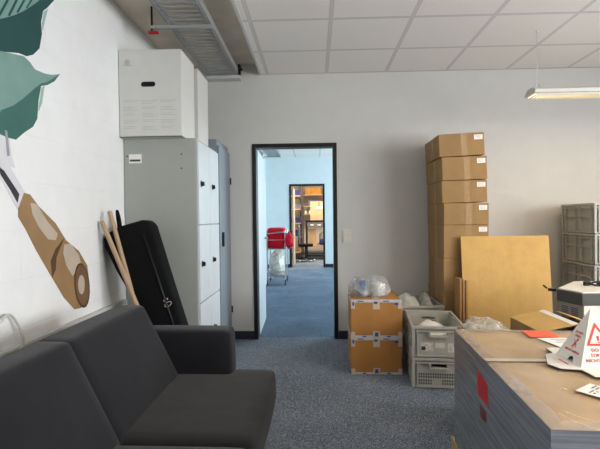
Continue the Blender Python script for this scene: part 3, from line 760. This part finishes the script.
# ================================================================== PALLET AND WRAPPED BOX
A4 = math.radians(-4); PC = (1.062, 1.748)
t = thing('pallet', 'raw wooden pallet under the big film-wrapped box', 'pallet', (PC[0], PC[1], 0), A4)
for x in (-.35, -.175, 0, .175, .35):
    w = .145 if abs(x) in (0, .35) else .1
    part('deck_board', 'pallet_wood', t, [(x - w / 2 + (.022 if x == -.35 else -.022 if x == .35 else 0), x + w / 2 + (.022 if x == -.35 else -.022 if x == .35 else 0), -.6, .6, .122, .144)], bevel=.002)
for y in (-.528, 0, .528): part('stringer_board', 'pallet_wood', t, [(-.4, .4, y - .072, y + .072, .1, .1215)], bevel=.002)
for x in (-.35, 0, .35):
    for y in (-.528, 0, .528): part('block', 'pallet_wood', t, [(x - .05, x + .05, y - .072, y + .072, .022, .0995)], bevel=.003)
    part('skid_board', 'pallet_wood', t, [(x - .05, x + .05, -.6, .6, 0, .0215)], bevel=.002)

PZ = .1455; PH = .72 - PZ; hw, hl = .39, .545
t = thing('wrapped_box', 'big kraft carton wrapped in stretch film on a pallet', 'box', (PC[0], PC[1], PZ), A4)
bm = B(); b2(bm, -hw, hw, -hl, hl, 0, PH); obj('carton', bm, 'kraft', t, bevel=.006)
# film: four sides, the folded border on top, the single layer over the top
bm = B(); e = .004
b2(bm, -hw - e, -hw - .002, -hl - e, hl + e, .0, PH + .001); b2(bm, hw + .002, hw + e, -hl - e, hl + e, 0, PH + .001)
b2(bm, -hw - .002, hw + .002, -hl - e, -hl - .002, 0, PH + .001); b2(bm, -hw - .002, hw + .002, hl + .002, hl + e, 0, PH + .001)
obj('side_film', bm, 'wrap_side', t)
bm = B()
def border(w_, seed):
    n = 40; vs0 = []; vs1 = []
    cor = [(-hw - e, -hl - e), (hw + e, -hl - e), (hw + e, hl + e), (-hw - e, hl + e)]
    for i in range(4):
        (xa, ya), (xb, yb) = cor[i], cor[(i + 1) % 4]
        for k in range(n):
            f = k / n; x, y = xa + (xb - xa) * f, ya + (yb - ya) * f
            d = w_ * (1 + .35 * noise.noise(Vector((x * 9, y * 9, seed))))
            xi = max(-hw - e + d, min(hw + e - d, x)); yi = max(-hl - e + d, min(hl + e - d, y))
            vs0.append(bm.verts.new((x, y, PH + .0022))); vs1.append(bm.verts.new((xi, yi, PH + .0048)))
    m_ = len(vs0)
    for i in range(m_):
        f = bm.faces.new((vs0[i], vs0[(i + 1) % m_], vs1[(i + 1) % m_], vs1[i])); f.smooth = True
border(.05, 2.0)
obj('film_border', bm, 'wrap_edge', t)
bm = B(); nx, ny = 60, 84; g = [[None] * (ny + 1) for _ in range(nx + 1)]
for i in range(nx + 1):
    for j in range(ny + 1):
        x = -hw + 2 * hw * i / nx; y = -hl + 2 * hl * j / ny
        q = noise.noise(Vector((x * 4 + y * 5, (y - x) * 1.6, 4.0))); q2 = noise.noise(Vector((x * 13, y * 5 + x * 6, 9.0)))
        ed = min(1, 6 * min(hw - abs(x), hl - abs(y)) / hw)
        g[i][j] = bm.verts.new((x, y, PH + .0012 + ed * max(0, .0045 * (1 - abs(q) * 5)) + ed * max(0, .002 * (1 - abs(q2) * 4))))
for i in range(nx):
    for j in range(ny): bm.faces.new((g[i][j], g[i + 1][j], g[i + 1][j + 1], g[i][j + 1])).smooth = True
obj('top_film', bm, 'wrap_top', t)
inv = (Matrix.Translation((PC[0], PC[1], PZ)) @ Matrix.Rotation(A4, 4, 'Z')).inverted()
def on_top(name, m, pts, z, **kw):
    bm = B(); q = [inv @ Vector((x, y, 0)) for x, y in pts]; prism(bm, [(v.x, v.y, PH + z) for v in q], (0, 0, .0008)); return obj(name, bm, m, t, **kw)
on_top('sticker', 'orange_red', [(1.021, 2.267), (1.152, 2.262), (1.142, 2.142), (1.005, 2.140)], .0075, label='orange red sticker on the top')
sl = on_top('shipping_label', 'paper', [(1.03, 2.125), (1.16, 2.13), (1.17, 1.975), (1.06, 1.965)], .0070)
bm = B()
for k in range(5): box(bm, tuple(inv @ Vector((1.115 + .006 * (k % 2), 2.10 - k * .026, .7285 + .0002))), (.075 - .02 * (k % 2), .007, .0006))
obj('print_line', bm, 'print_grey', sl)
on_top('tape_strip', 'clear_tape', [(.672, 1.825), (.672, 1.79), (1.0, 1.785), (1.45, 1.75), (1.45, 1.785), (1.0, 1.82)], .0066, label='milky tape band across the top')
on_top('paper_label', 'paper', [(.842, 1.487), (.925, 1.548), (1.013, 1.428), (.930, 1.367)], .0078, label='white printed paper under the film')
random.seed(5); bm = B(); pa, pu, pv = Vector((.852, 1.480)), Vector((.805, .593)), Vector((.59, -.807))
for r in range(9):
    u = .012
    while u < .082:
        wd = random.uniform(.004, .013)
        if random.random() < .7: q = pa + pu * (u + wd / 2) + pv * (.012 + r * .0125); box(bm, tuple(inv @ Vector((q.x, q.y, .7292))), (wd, .005, .0004), math.atan2(.593, .805) - A4)
        u += wd + .004
obj('print_line', bm, 'ink', t)
# stickers on the left side
def on_left(name, m, yz, label):
    bm = B(); x = -hw - e
    prism(bm, [(x - .0012, y, z) for y, z in yz], (.001, 0, 0)); return obj(name, bm, m, t, label=label)
def ly(Y): return (Y - PC[1]) / math.cos(A4)
on_left('sticker', 'red_sticker', [(ly(1.885), .654 - PZ), (ly(1.745), .640 - PZ), (ly(1.738), .553 - PZ), (ly(1.885), .548 - PZ)], 'red sticker on the left side')
on_left('sticker', 'dark_red', [(ly(1.852), .522 - PZ), (ly(1.765), .524 - PZ), (ly(1.765), .478 - PZ), (ly(1.852), .468 - PZ)], 'dark red sticker below the red one')

# ---- warning pyramid standing on the wrapped box
t = thing('pallet_cone', 'white cardboard warning pyramid with red print on the wrapped box', 'warning cone', (1.068, 1.782, .7305))
a = .0865; AP = .207; C4 = [(-a, -a), (a, -a), (a, a), (-a, a)]
bm = B(); ap = bm.verts.new((0, 0, AP)); cs = [bm.verts.new((x, y, .003)) for x, y in C4]
# left wall with a small half-round notch at its foot
nt = []
for k in range(9):
    an = PI * k / 8; nt.append(Vector((-a, -.012 - .018 * math.cos(an), .003)) + Vector((a, 0, AP)).normalized() * .022 * math.sin(an))
nv = [bm.verts.new(p) for p in nt]
bm.faces.new([cs[3], ap, cs[0]] + nv)
for i in range(3): bm.faces.new((cs[i], cs[i + 1], ap))
bmesh.ops.recalc_face_normals(bm, faces=bm.faces[:])
o = obj('pyramid', bm, 'cone_card', t); so = o.modifiers.new('thickness', 'SOLIDIFY'); so.thickness = .0015; so.offset = -1
bm = B(); fl = [(-.135, .075), (-.185, -.04), (-.165, -.092), (-.097, -.108), (-.092, -.18), (.09, -.19), (.105, -.10), (.17, -.09), (.185, .09), (.10, .105), (.09, .17), (-.085, .17), (-.092, .10)]
prism(bm, [(x, y, 0) for x, y in fl], (0, 0, .0028)); fo = obj('base_flange', bm, ['cone_card'], t)
bm = B(); prism(bm, [(x * 1.006, y * 1.006, -.0016) for x, y in fl], (0, 0, .0014)); obj('flange_edge', bm, 'black_plastic', fo)
# print: front face frame (x right, y up the slope) and left face frame
def face_mtx(base, right, nrm_tip):
    r = Vector(right).normalized(); u = (Vector((0, 0, AP)) - Vector(base)).normalized(); n = r.cross(u)
    m = Matrix((r, u, n)).transposed().to_4x4(); m.translation = Vector(base) + n * .0009; return m
FR = face_mtx((0, -a, .003), (1, 0, 0), 0); LE = face_mtx((-a, 0, .003), (0, -1, 0), 0)
def at(m, x, y): return m @ Matrix.Translation((x, y, 0))
text_part('warning_text', 'NICHT STAPELN', .0172, 'red_ink', t, at(FR, .0, .018))
text_part('warning_text', 'TOP LOAD', .0172, 'red_ink', t, at(FR, 0, .037))
text_part('warning_text', 'DO NOT', .0172, 'red_ink', t, at(FR, 0, .056))
bm = B()
T = [(-.048, .078), (.048, .078), (0, .165)]; Ti = [(-.035, .0855), (.035, .0855), (0, .149)]
for i in range(3):
    j = (i + 1) % 3; prism(bm, [FR @ Vector((*T[i], 0)), FR @ Vector((*T[j], 0)), FR @ Vector((*Ti[j], 0)), FR @ Vector((*Ti[i], 0))], FR.to_3x3() @ Vector((0, 0, .0006)))
obj('warning_triangle', bm, 'red_ink', t)
bm = B(); prism(bm, [FR @ Vector((x, y, 0)) for x, y in ((-.003, .096), (.003, .096), (.004, .114), (-.004, .114))], FR.to_3x3() @ Vector((0, 0, .0006)))
prism(bm, [FR @ Vector((x, y, 0)) for x, y in ((-.003, .088), (.003, .088), (.003, .093), (-.003, .093))], FR.to_3x3() @ Vector((0, 0, .0006)))
obj('exclamation_mark', bm, 'red_ink', t)
text_part('warning_text', 'NICHT STAPELN', .0125, 'red_ink', t, at(LE, 0, .036))
text_part('warning_text', 'STACK', .0115, 'red_ink', t, at(LE, 0, .098)); text_part('warning_text', 'DO NOT', .0115, 'red_ink', t, at(LE, 0, .113))
bm = B()
for p, q in (((-.014, .055), (.013, .092)), ((-.004, .052), (.006, .094)), ((.014, .058), (-.012, .086)), ((-.010, .074), (.010, .070))):
    cyl(bm, LE @ Vector((*p, 0)), LE @ Vector((*q, 0)), .0011, 6)
obj('crossed_figure', bm, 'red_ink', t)
text_part('flange_text', 'NICHT STAPELN', .009, 'red_ink', fo, Matrix.Translation((-.118, -.02, .0030)) @ Matrix.Rotation(-PI / 2, 4, 'Z'))
text_part('flange_text', 'DO NOT STACK', .009, 'red_ink', fo, Matrix.Translation((0, -.135, .0030)))

# ================================================================== OPEN BOX AND FILM BEHIND THE PALLET
hb = .68; x, y, k = .19, .18, .006
t = thing('open_carton', 'open brown carton with white-edged flap behind the wrapped pallet box', 'box', (1.37, 2.585, 0))
bm = B()
b2(bm, -x, -x + k, -y, y, 0, hb); b2(bm, x - k, x, -y, y, 0, hb); b2(bm, -x + k, x - k, -y, -y + k, 0, hb); b2(bm, -x + k, x - k, y - k, y, 0, hb); b2(bm, -x + k, x - k, -y + k, y - k, 0, k)
obj('carton', bm, 'brown', t)
bm = B(); prism(bm, [(-x, -y, hb + .001), (-x, y, hb + .001), (.01, y, hb + .042), (.01, -y, hb + .042)], (0, 0, .005)); fl_ = obj('flap', bm, 'sheet', t)
bm = B(); sl_ = .041 / .20
prism(bm, [(-.022, -y + .002, hb + .0065 + sl_ * (x - .022)), (-.022, y - .002, hb + .0065 + sl_ * (x - .022)), (.0105, y - .002, hb + .0065 + sl_ * (x + .0105)), (.0105, -y + .002, hb + .0065 + sl_ * (x + .0105))], (0, 0, .0008)); obj('flap_edge_tape', bm, 'paper', fl_, label='white tape along the flap edge')
bm = B(); prism(bm, [(x, -y, hb + .001), (x, y, hb + .001), (x - .11, y, hb + .038), (x - .11, -y, hb + .038)], (0, 0, .005)); obj('flap', bm, 'sheet', t, label='narrow raised flap')

t = thing('carton', 'brown carton under crinkled clear film, behind the wrapped pallet box', 'box', (1.04, 2.78, 0), math.radians(4)); bm = B(); b2(bm, -.11, .11, -.18, .18, 0, .58); obj('carton', bm, 'brown', t, bevel=.004)
part('tape', 'pack_tape', t, [(-.028, .028, -.181, -.18, .4, .58), (-.028, .028, -.18, .18, .58, .5808)])
nest('plastic_film', 'crinkled clear film lying between the pallet box and the golden sheet', 'film', (1.035, 2.77, .5812), (.24, .34, .09), 51, 'soft_film', None, .22)

# ================================================================== MACHINE AT THE RIGHT
t = thing('machine', 'grey white machine with dark rubber band and chamfered corner, before the crate stack', 'machine', (1.98, 3.10, 0))
out = [(-.345, -.02), (-.29, -.20), (.55, -.20), (.55, .28), (-.07, .28)]
def ring(grow): 
    return [(px + (-grow if px < 0 else grow), py + (-grow if py < -.1 else (0 if py < 0 else grow))) for px, py in out]
bm = B(); prism(bm, [(px, py, 0) for px, py in out], (0, 0, .724)); obj('body', bm, 'machine_body', t, bevel=.006)
bm = B(); prism(bm, [(px, py, .725) for px, py in ring(.012)], (0, 0, .075)); obj('bumper_band', bm, 'rubber', t, bevel=.006)
bm = B(); prism(bm, [(px, py, .8005) for px, py in ring(.004)], (0, 0, .0095)); obj('top_plate', bm, 'machine_white', t, bevel=.004)
part('front_panel', 'machine_white', t, [(-.285, .545, -.204, -.2005, .05, .725)], bevel=.002)
dv = Vector((-.29 + .345, -.20 + .02, 0))
bm = B()
for i in range(9):
    z = .60 + i * .012; pass
    for (q0, q1) in ((.12, .42), (.52, .82)):
        c = Vector((-.345, -.02, z)) + dv * ((q0 + q1) / 2); box(bm, tuple(c), (.0022, dv.length * (q1 - q0), .006), math.atan2(-dv.x, dv.y) if False else math.atan2(dv.y, dv.x) + PI / 2)
obj('front_vent', bm, 'rubber', t)
bm = B(); box(bm, (-.262, -.2045, .665), (.014, .001, .01)); box(bm, (-.262, -.2045, .645), (.02, .001, .006)); obj('indicator_mark', bm, 'orange', t)
bm = B(); box(bm, (-.362, .03, .79), (.05, .03, .018), -.5); cyl(bm, (-.385, .05, .795), (-.40, .075, .815), .006); obj('latch', bm, 'dark_metal', t, bevel=.004)
bm = B(); tube(bm, curve([(1.98, 3.12, .8175), (1.95, 3.16, .826), (1.915, 3.13, .818), (1.88, 3.16, .828), (1.905, 3.2, .82), (1.96, 3.19, .832), (2.04, 3.17, .822), (2.16, 3.19, .818), (2.36, 3.15, .8175)]), .0065); 
box(bm, (1.875, 3.17, .825), (.05, .022, .028), .5); box(bm, (1.945, 3.13, .825), (.05, .022, .028), -.4); tag(obj('power_cable', bm, 'black_plastic', bevel=0), 'black cable with plugs coiled on the machine top', 'cable')

# ================================================================== HANGING LAMP
t = lamp = thing('pendant_lamp', 'off white linear lamp hanging on wires near the back wall, lit', 'lamp', (2.75, 3.84, 2.30), 0, 'linear lamps')
bm = B(); L0, L1_ = -.945, .945
sec = [(-.095, 0), (.095, 0), (.095, .012), (.035, .055), (-.035, .055), (-.095, .030)]
prism(bm, [(L0, yy, zz + .002) for yy, zz in sec], (L1_ - L0, 0, 0)); obj('housing', bm, 'lamp_body', t, bevel=.002)
part('louvre', 'louvre', t, [(L0 + .02, L1_ - .02, -.07, .07, -.002, .001)])
bm = B()
for i in range(60): xx = L0 + .03 + i * (L1_ - L0 - .06) / 59; b2(bm, xx - .002, xx + .002, -.072, .072, -.014, -.0025)
b2(bm, L0 + .02, L1_ - .02, -.075, -.070, -.014, .001); b2(bm, L0 + .02, L1_ - .02, .070, .075, -.014, .001)
obj('louvre_blades', bm, 'lamp_body', t)
for xx in (-.88, .88):
    w = part('suspension_wire', 'steel', t, [(xx - .0022, xx + .0022, -.0022, .0022, .09, CZ - 2.30)])
    bm = B(); cyl(bm, (xx, 0, .10), (xx - .035, 0, .057), .005, 8); cyl(bm, (xx, 0, .10), (xx + .035, 0, .057), .005, 8); obj('wire_fork', bm, 'steel', w)
    bm = B(); cyl(bm, (xx, 0, CZ - 2.30 - .012), (xx, 0, CZ - 2.30), .012, 12); obj('ceiling_plug', bm, 'lamp_body', w)

# ================================================================== THE NEXT ROOM
t = thing('white_cupboard', 'white cupboard along the left side of the next room', 'cupboard', (-1.09, 7.25, 0))
part('body', 'white_paint', t, [(-.185, .15, -1.22, 1.22, 0, 2.0)], bevel=.004)
for i in range(4): part('door', 'white_paint', t, [(.151, .168, -1.215 + i * .61, -1.215 + i * .61 + .602, .06, 1.97)], bevel=.003)

t = thing('wire_trolley', 'chrome wire trolley with red cloth in the next room', 'trolley', (-.80, 9.0, 0))
X0, X1, Y0, Y1 = -.13, .22, -.32, .32
for xx in (X0, X1):
    for yy in (Y0, Y1):
        bm = B(); cyl(bm, (xx, yy, .10), (xx, yy, 1.06), .013, 10); obj('post', bm, 'chrome', t)
        bm = B(); cyl(bm, (xx - .012, yy, .05), (xx + .012, yy, .05), .05, 16); box(bm, (xx, yy, .09), (.03, .03, .04)); obj('caster', bm, 'rubber', t)
def basket(z, h):
    bm = B()
    for zz in (z, z + h): 
        for (p, q) in (((X0, Y0), (X1, Y0)), ((X1, Y0), (X1, Y1)), ((X1, Y1), (X0, Y1)), ((X0, Y1), (X0, Y0))): cyl(bm, (*p, zz), (*q, zz), .007, 6)
    for i in range(8): yy = Y0 + (Y1 - Y0) * i / 7; cyl(bm, (X0, yy, z), (X1, yy, z), .004, 6)
    obj('shelf', bm, 'chrome', t)
basket(.16, .10); basket(.70, .18)
bm = B(); tube(bm, curve([(X1, Y0, .95), (X1 + .01, Y0 - .02, 1.0), (X1 - .05, Y0 - .05, 1.03), (-.1, Y0 - .08, 1.0), (-.16, Y0 - .1, .99)]), .012); obj('push_handle', bm, 'chrome', t)
bm = B(); soft(bm, (-.765, 8.98, .91), (.33, .58, .40), .04, 8, (.01, .01, .01)); tag(obj('cloth_pile', bm, 'red_cloth'), 'red cloth bundle in the top basket of the trolley', 'cloth')
bm = B(); crumple(bm, (-.505, 8.72, .78), (.18, .3, .24), 8, .3, 3, 2.2, False); tag(obj('cloth_corner', bm, 'red_cloth'), 'loose red cloth hanging over the right trolley edge', 'cloth')
bm = B(); crumple(bm, (-.76, 8.98, .175), (.33, .58, .50), 14, .12, 4, 1.6); tag(obj('plastic_sack', bm, 'soft_film'), 'clear sack of white material low in the trolley', 'sack')
bm = B(); crumple(bm, (-.76, 8.98, .178), (.28, .48, .42), 15, .12, 3, 1.6); tag(obj('white_material', bm, 'foam'), 'white material inside the clear sack on the trolley', 'material')

# ---- storage room behind the second doorway
def rack(label, loc, w, d, h, levels, rz=0):
    t = thing('storage_rack', label, 'rack', loc, rz, 'storage racks in the far store')
    for sx in (-1, 1):
        for sy in (-1, 1): part('post', 'shelf_steel', t, [(sx * w / 2 - .02, sx * w / 2 + .02, sy * d / 2 - .02, sy * d / 2 + .02, 0, h)])
    for z in levels: part('shelf', 'shelf_board', t, [(-w / 2 + .021, w / 2 - .021, -d / 2, d / 2, z - .03, z)])
    return t
LV = (.25, .72, 1.15, 1.58, 2.0)
rack('metal rack with blue bins along left side of the far store', (-.62, 14.82, 0), .42, 1.7, 2.4, LV)
for k, z in enumerate(LV[1:]):
    for j in range(3):
        pl = ['lowest filled', 'second', 'third', 'upper'][k]
        bm = B(); w, d, h = .30, .36, .17; e = .012
        b2(bm, -w / 2, w / 2, -d / 2, d / 2, 0, e); b2(bm, -w / 2, -w / 2 + e, -d / 2, d / 2, e, h); b2(bm, w / 2 - e, w / 2, -d / 2, d / 2, e, h * .7); b2(bm, -w / 2 + e, w / 2 - e, -d / 2, -d / 2 + e, e, h); b2(bm, -w / 2 + e, w / 2 - e, d / 2 - e, d / 2, e, h)
        o = obj('storage_bin', bm, ['blue_bin', 'blue_bin', 'grey_cloth'][(j + k) % 3]); o.location = (-.60, 14.25 + j * .56, z + .001)
        tag(o, 'small %s bin on the %s shelf of the left rack, %s' % (['blue', 'blue', 'grey'][(j + k) % 3], pl, ['nearest', 'middle', 'farthest'][j]), 'bin', 'bins on the left store rack')
rack('metal rack across the back of the far store', (.35, 16.1, 0), 1.7, .55, 2.5, (.3, 1.45, 1.72, 2.12))
for k, (x, w, z, h, m, lab) in enumerate(((-.05, .56, 2.121, .24, 'amber', 'amber carton on the top shelf at the back of the store'), (.55, .5, 2.121, .3, 'tan', 'tan carton beside the amber one on top store shelf'),
        (.0, .46, 1.721, .2, 'grey_cloth', 'blue grey carton on the second highest back shelf'), (.58, .42, 1.721, .22, 'grey_cloth', 'dark grey carton at right on the second highest back shelf'))):
    carton('carton', lab, 'box', (x, 16.05, z), (w, .4, h), 0, m, 'cartons on the back store rack')
for k in range(7):
    bm = B(); cyl(bm, (0, 0, 0), (0, 0, .09), .05, 12); cyl(bm, (0, 0, .09), (0, 0, .11), .03, 12); o = obj('white_jar', bm, 'foam', bevel=.004); o.location = (-.33 + k * .155, 15.95, 1.451); tag(o, 'small white jar in the row on the middle back shelf', 'jar', 'row of white jars')
t = thing('workbench', 'black framed workbench with parcels in the far store', 'workbench', (.16, 14.2, 0))
for sx in (-.42, .42):
    for sy in (-.3, .3): part('post', 'black_plastic', t, [(sx - .025, sx + .025, sy - .025, sy + .025, .06, 1.16)])
part('worktop', 'black_plastic', t, [(-.45, .45, -.33, .33, 1.16, 1.22)]); part('shelf', 'tan', t, [(-.40, .40, -.3, .3, .42, .46)]); part('lower_rail', 'black_plastic', t, [(-.42, .42, -.325, -.29, .10, .16)])
part('top_rail', 'grey_cloth', t, [(-.40, .40, -.331, -.32, 1.03, 1.15)], label='grey blue rail with white tags')
part('white_tag', 'paper', t, [(-.3, -.2, -.334, -.331, 1.06, 1.1), (-.08, .02, -.334, -.331, 1.06, 1.1), (.3, .36, -.334, -.331, 1.06, 1.1)])
carton('carton', 'large tan carton on top of the workbench in the far store', 'box', (.13, 14.2, 1.221), (.54, .5, .58), 0, 'tan', None, tape=(0, .06, 'pack_tape', .2), stick=(-.1, .14, .36, .44))
carton('carton', 'tan carton left under the workbench top in the far store', 'box', (-.08, 14.15, .461), (.24, .4, .48), 0, 'tan', None)
bm = B(); crumple(bm, (.26, 14.22, .461), (.28, .3, .42), 19, .3, 3, 2.4); tag(obj('wrapped_parcel', bm, 'foam'), 'white wrapped parcel right on the workbench shelf', 'parcel')
bm = B(); soft(bm, (.22, 13.95, .56), (.16, .1, .19), .03, 6); tag(obj('blue_pouch', bm, 'blue_bin'), 'dark blue pouch before the white parcel on workbench', 'pouch')
t = thing('office_chair', 'black office chair with pale castors by the workbench', 'chair', (-.28, 13.4, 0))
for k in range(5):
    an = k * 2 * PI / 5 + .3; bm = B(); cyl(bm, (0, 0, .11), (.27 * math.cos(an), .27 * math.sin(an), .085), .022, 8, .015); lg = obj('star_leg', bm, 'black_plastic', t)
    bm = B(); c = Vector((.27 * math.cos(an), .27 * math.sin(an), .032)); cyl(bm, c - Vector((.02, 0, 0)), c + Vector((.02, 0, 0)), .032, 12); obj('castor', bm, 'duct', lg)
bm = B(); cyl(bm, (0, 0, .1), (0, 0, .45), .03, 12); obj('gas_column', bm, 'black_plastic', t)
bm = B(); soft(bm, (0, 0, .49), (.44, .44, .08), .035, 8); obj('seat', bm, 'bag_black', t)
bm = B(); soft(bm, (-.20, 0, .86), (.06, .40, .42), .028, 8); obj('backrest', bm, 'grey_cloth', t); 
part('back_support', 'black_plastic', t, [(-.225, -.195, -.03, .03, .5, .68)])

# ================================================================== LIGHT
def area(name, loc, size, energy, rgb, rot, spread=180):
    l = bpy.data.lights.new(name, 'AREA'); l.shape = 'RECTANGLE'; l.size, l.size_y = size; l.energy = energy; l.color = lin(rgb)[:3]; l.spread = math.radians(spread)
    o = bpy.data.objects.new(name, l); COL.objects.link(o); o.location = loc; o.rotation_euler = rot; return o
for i, (a, b, z0, z1) in enumerate(W1):
    area('daylight_window', (XR + .16, (a + b) / 2, (z0 + z1) / 2), (z1 - z0 - .1, b - a - .1), DAY1, (244, 247, 252), (0, PI / 2, 0))
for i, (a, b, z0, z1) in enumerate(W2):
    area('daylight_next_room', (XR2 + .16, (a + b) / 2, (z0 + z1) / 2), (z1 - z0 - .1, b - a - .1), DAY2, (214, 236, 244), (0, PI / 2, 0))
UPL = [(2.6, 1.2, 'above the wrapped box'), (2.6, -1.5, 'behind the camera at right')]  # lamps out of view, added to brighten the ceiling
for (xx, yy, wh) in UPL:
    area('added_uplight', (xx, yy, 2.375), (1.7, .1), UP, (255, 232, 208), (PI, 0, 0), 170)
    if yy < 3:
        area('lamp_light', (xx, yy, 2.283), (1.8, .13), LAMP, (255, 214, 164), (0, 0, 0))  # downlight of an added lamp
        copy_tree(lamp, (xx, yy, 2.30), 0, 'added unseen off white linear lamp hanging %s' % wh, 'linear lamps')
area('lamp_light', (2.75, 3.84, 2.283), (1.8, .13), LAMP, (255, 214, 164), (0, 0, 0))
area('store_light', (.3, 13.6, 2.86), (1.6, 1.6), STORE, (255, 232, 208), (0, 0, 0))
w = bpy.data.worlds.new('sky'); S.world = w; w.use_nodes = True
w.node_tree.nodes['Background'].inputs['Color'].default_value = lin((226, 236, 250)); w.node_tree.nodes['Background'].inputs['Strength'].default_value = .6

# ================================================================== CAMERA
cam = bpy.data.cameras.new('camera'); co = bpy.data.objects.new('camera', cam); COL.objects.link(co); S.camera = co
cam.sensor_fit = 'HORIZONTAL'; cam.sensor_width = 36; cam.lens = 450 / 600 * 36; cam.clip_start = .02
co.matrix_world = Matrix.Translation((0, 0, 1.3)) @ (Matrix.Rotation(math.radians(1.9), 4, 'Z') @ Matrix.Rotation(PI / 2 - math.radians(.83), 4, 'X') @ Matrix.Rotation(math.radians(-.65), 4, 'Z'))
S.view_settings.view_transform = 'Standard'; S.view_settings.look = 'None'; S.view_settings.gamma = 1; S.view_settings.use_curve_mapping = False
S.view_settings.exposure = EXPO
S.cycles.max_bounces = 10; S.cycles.diffuse_bounces = 6; S.cycles.transparent_max_bounces = 16
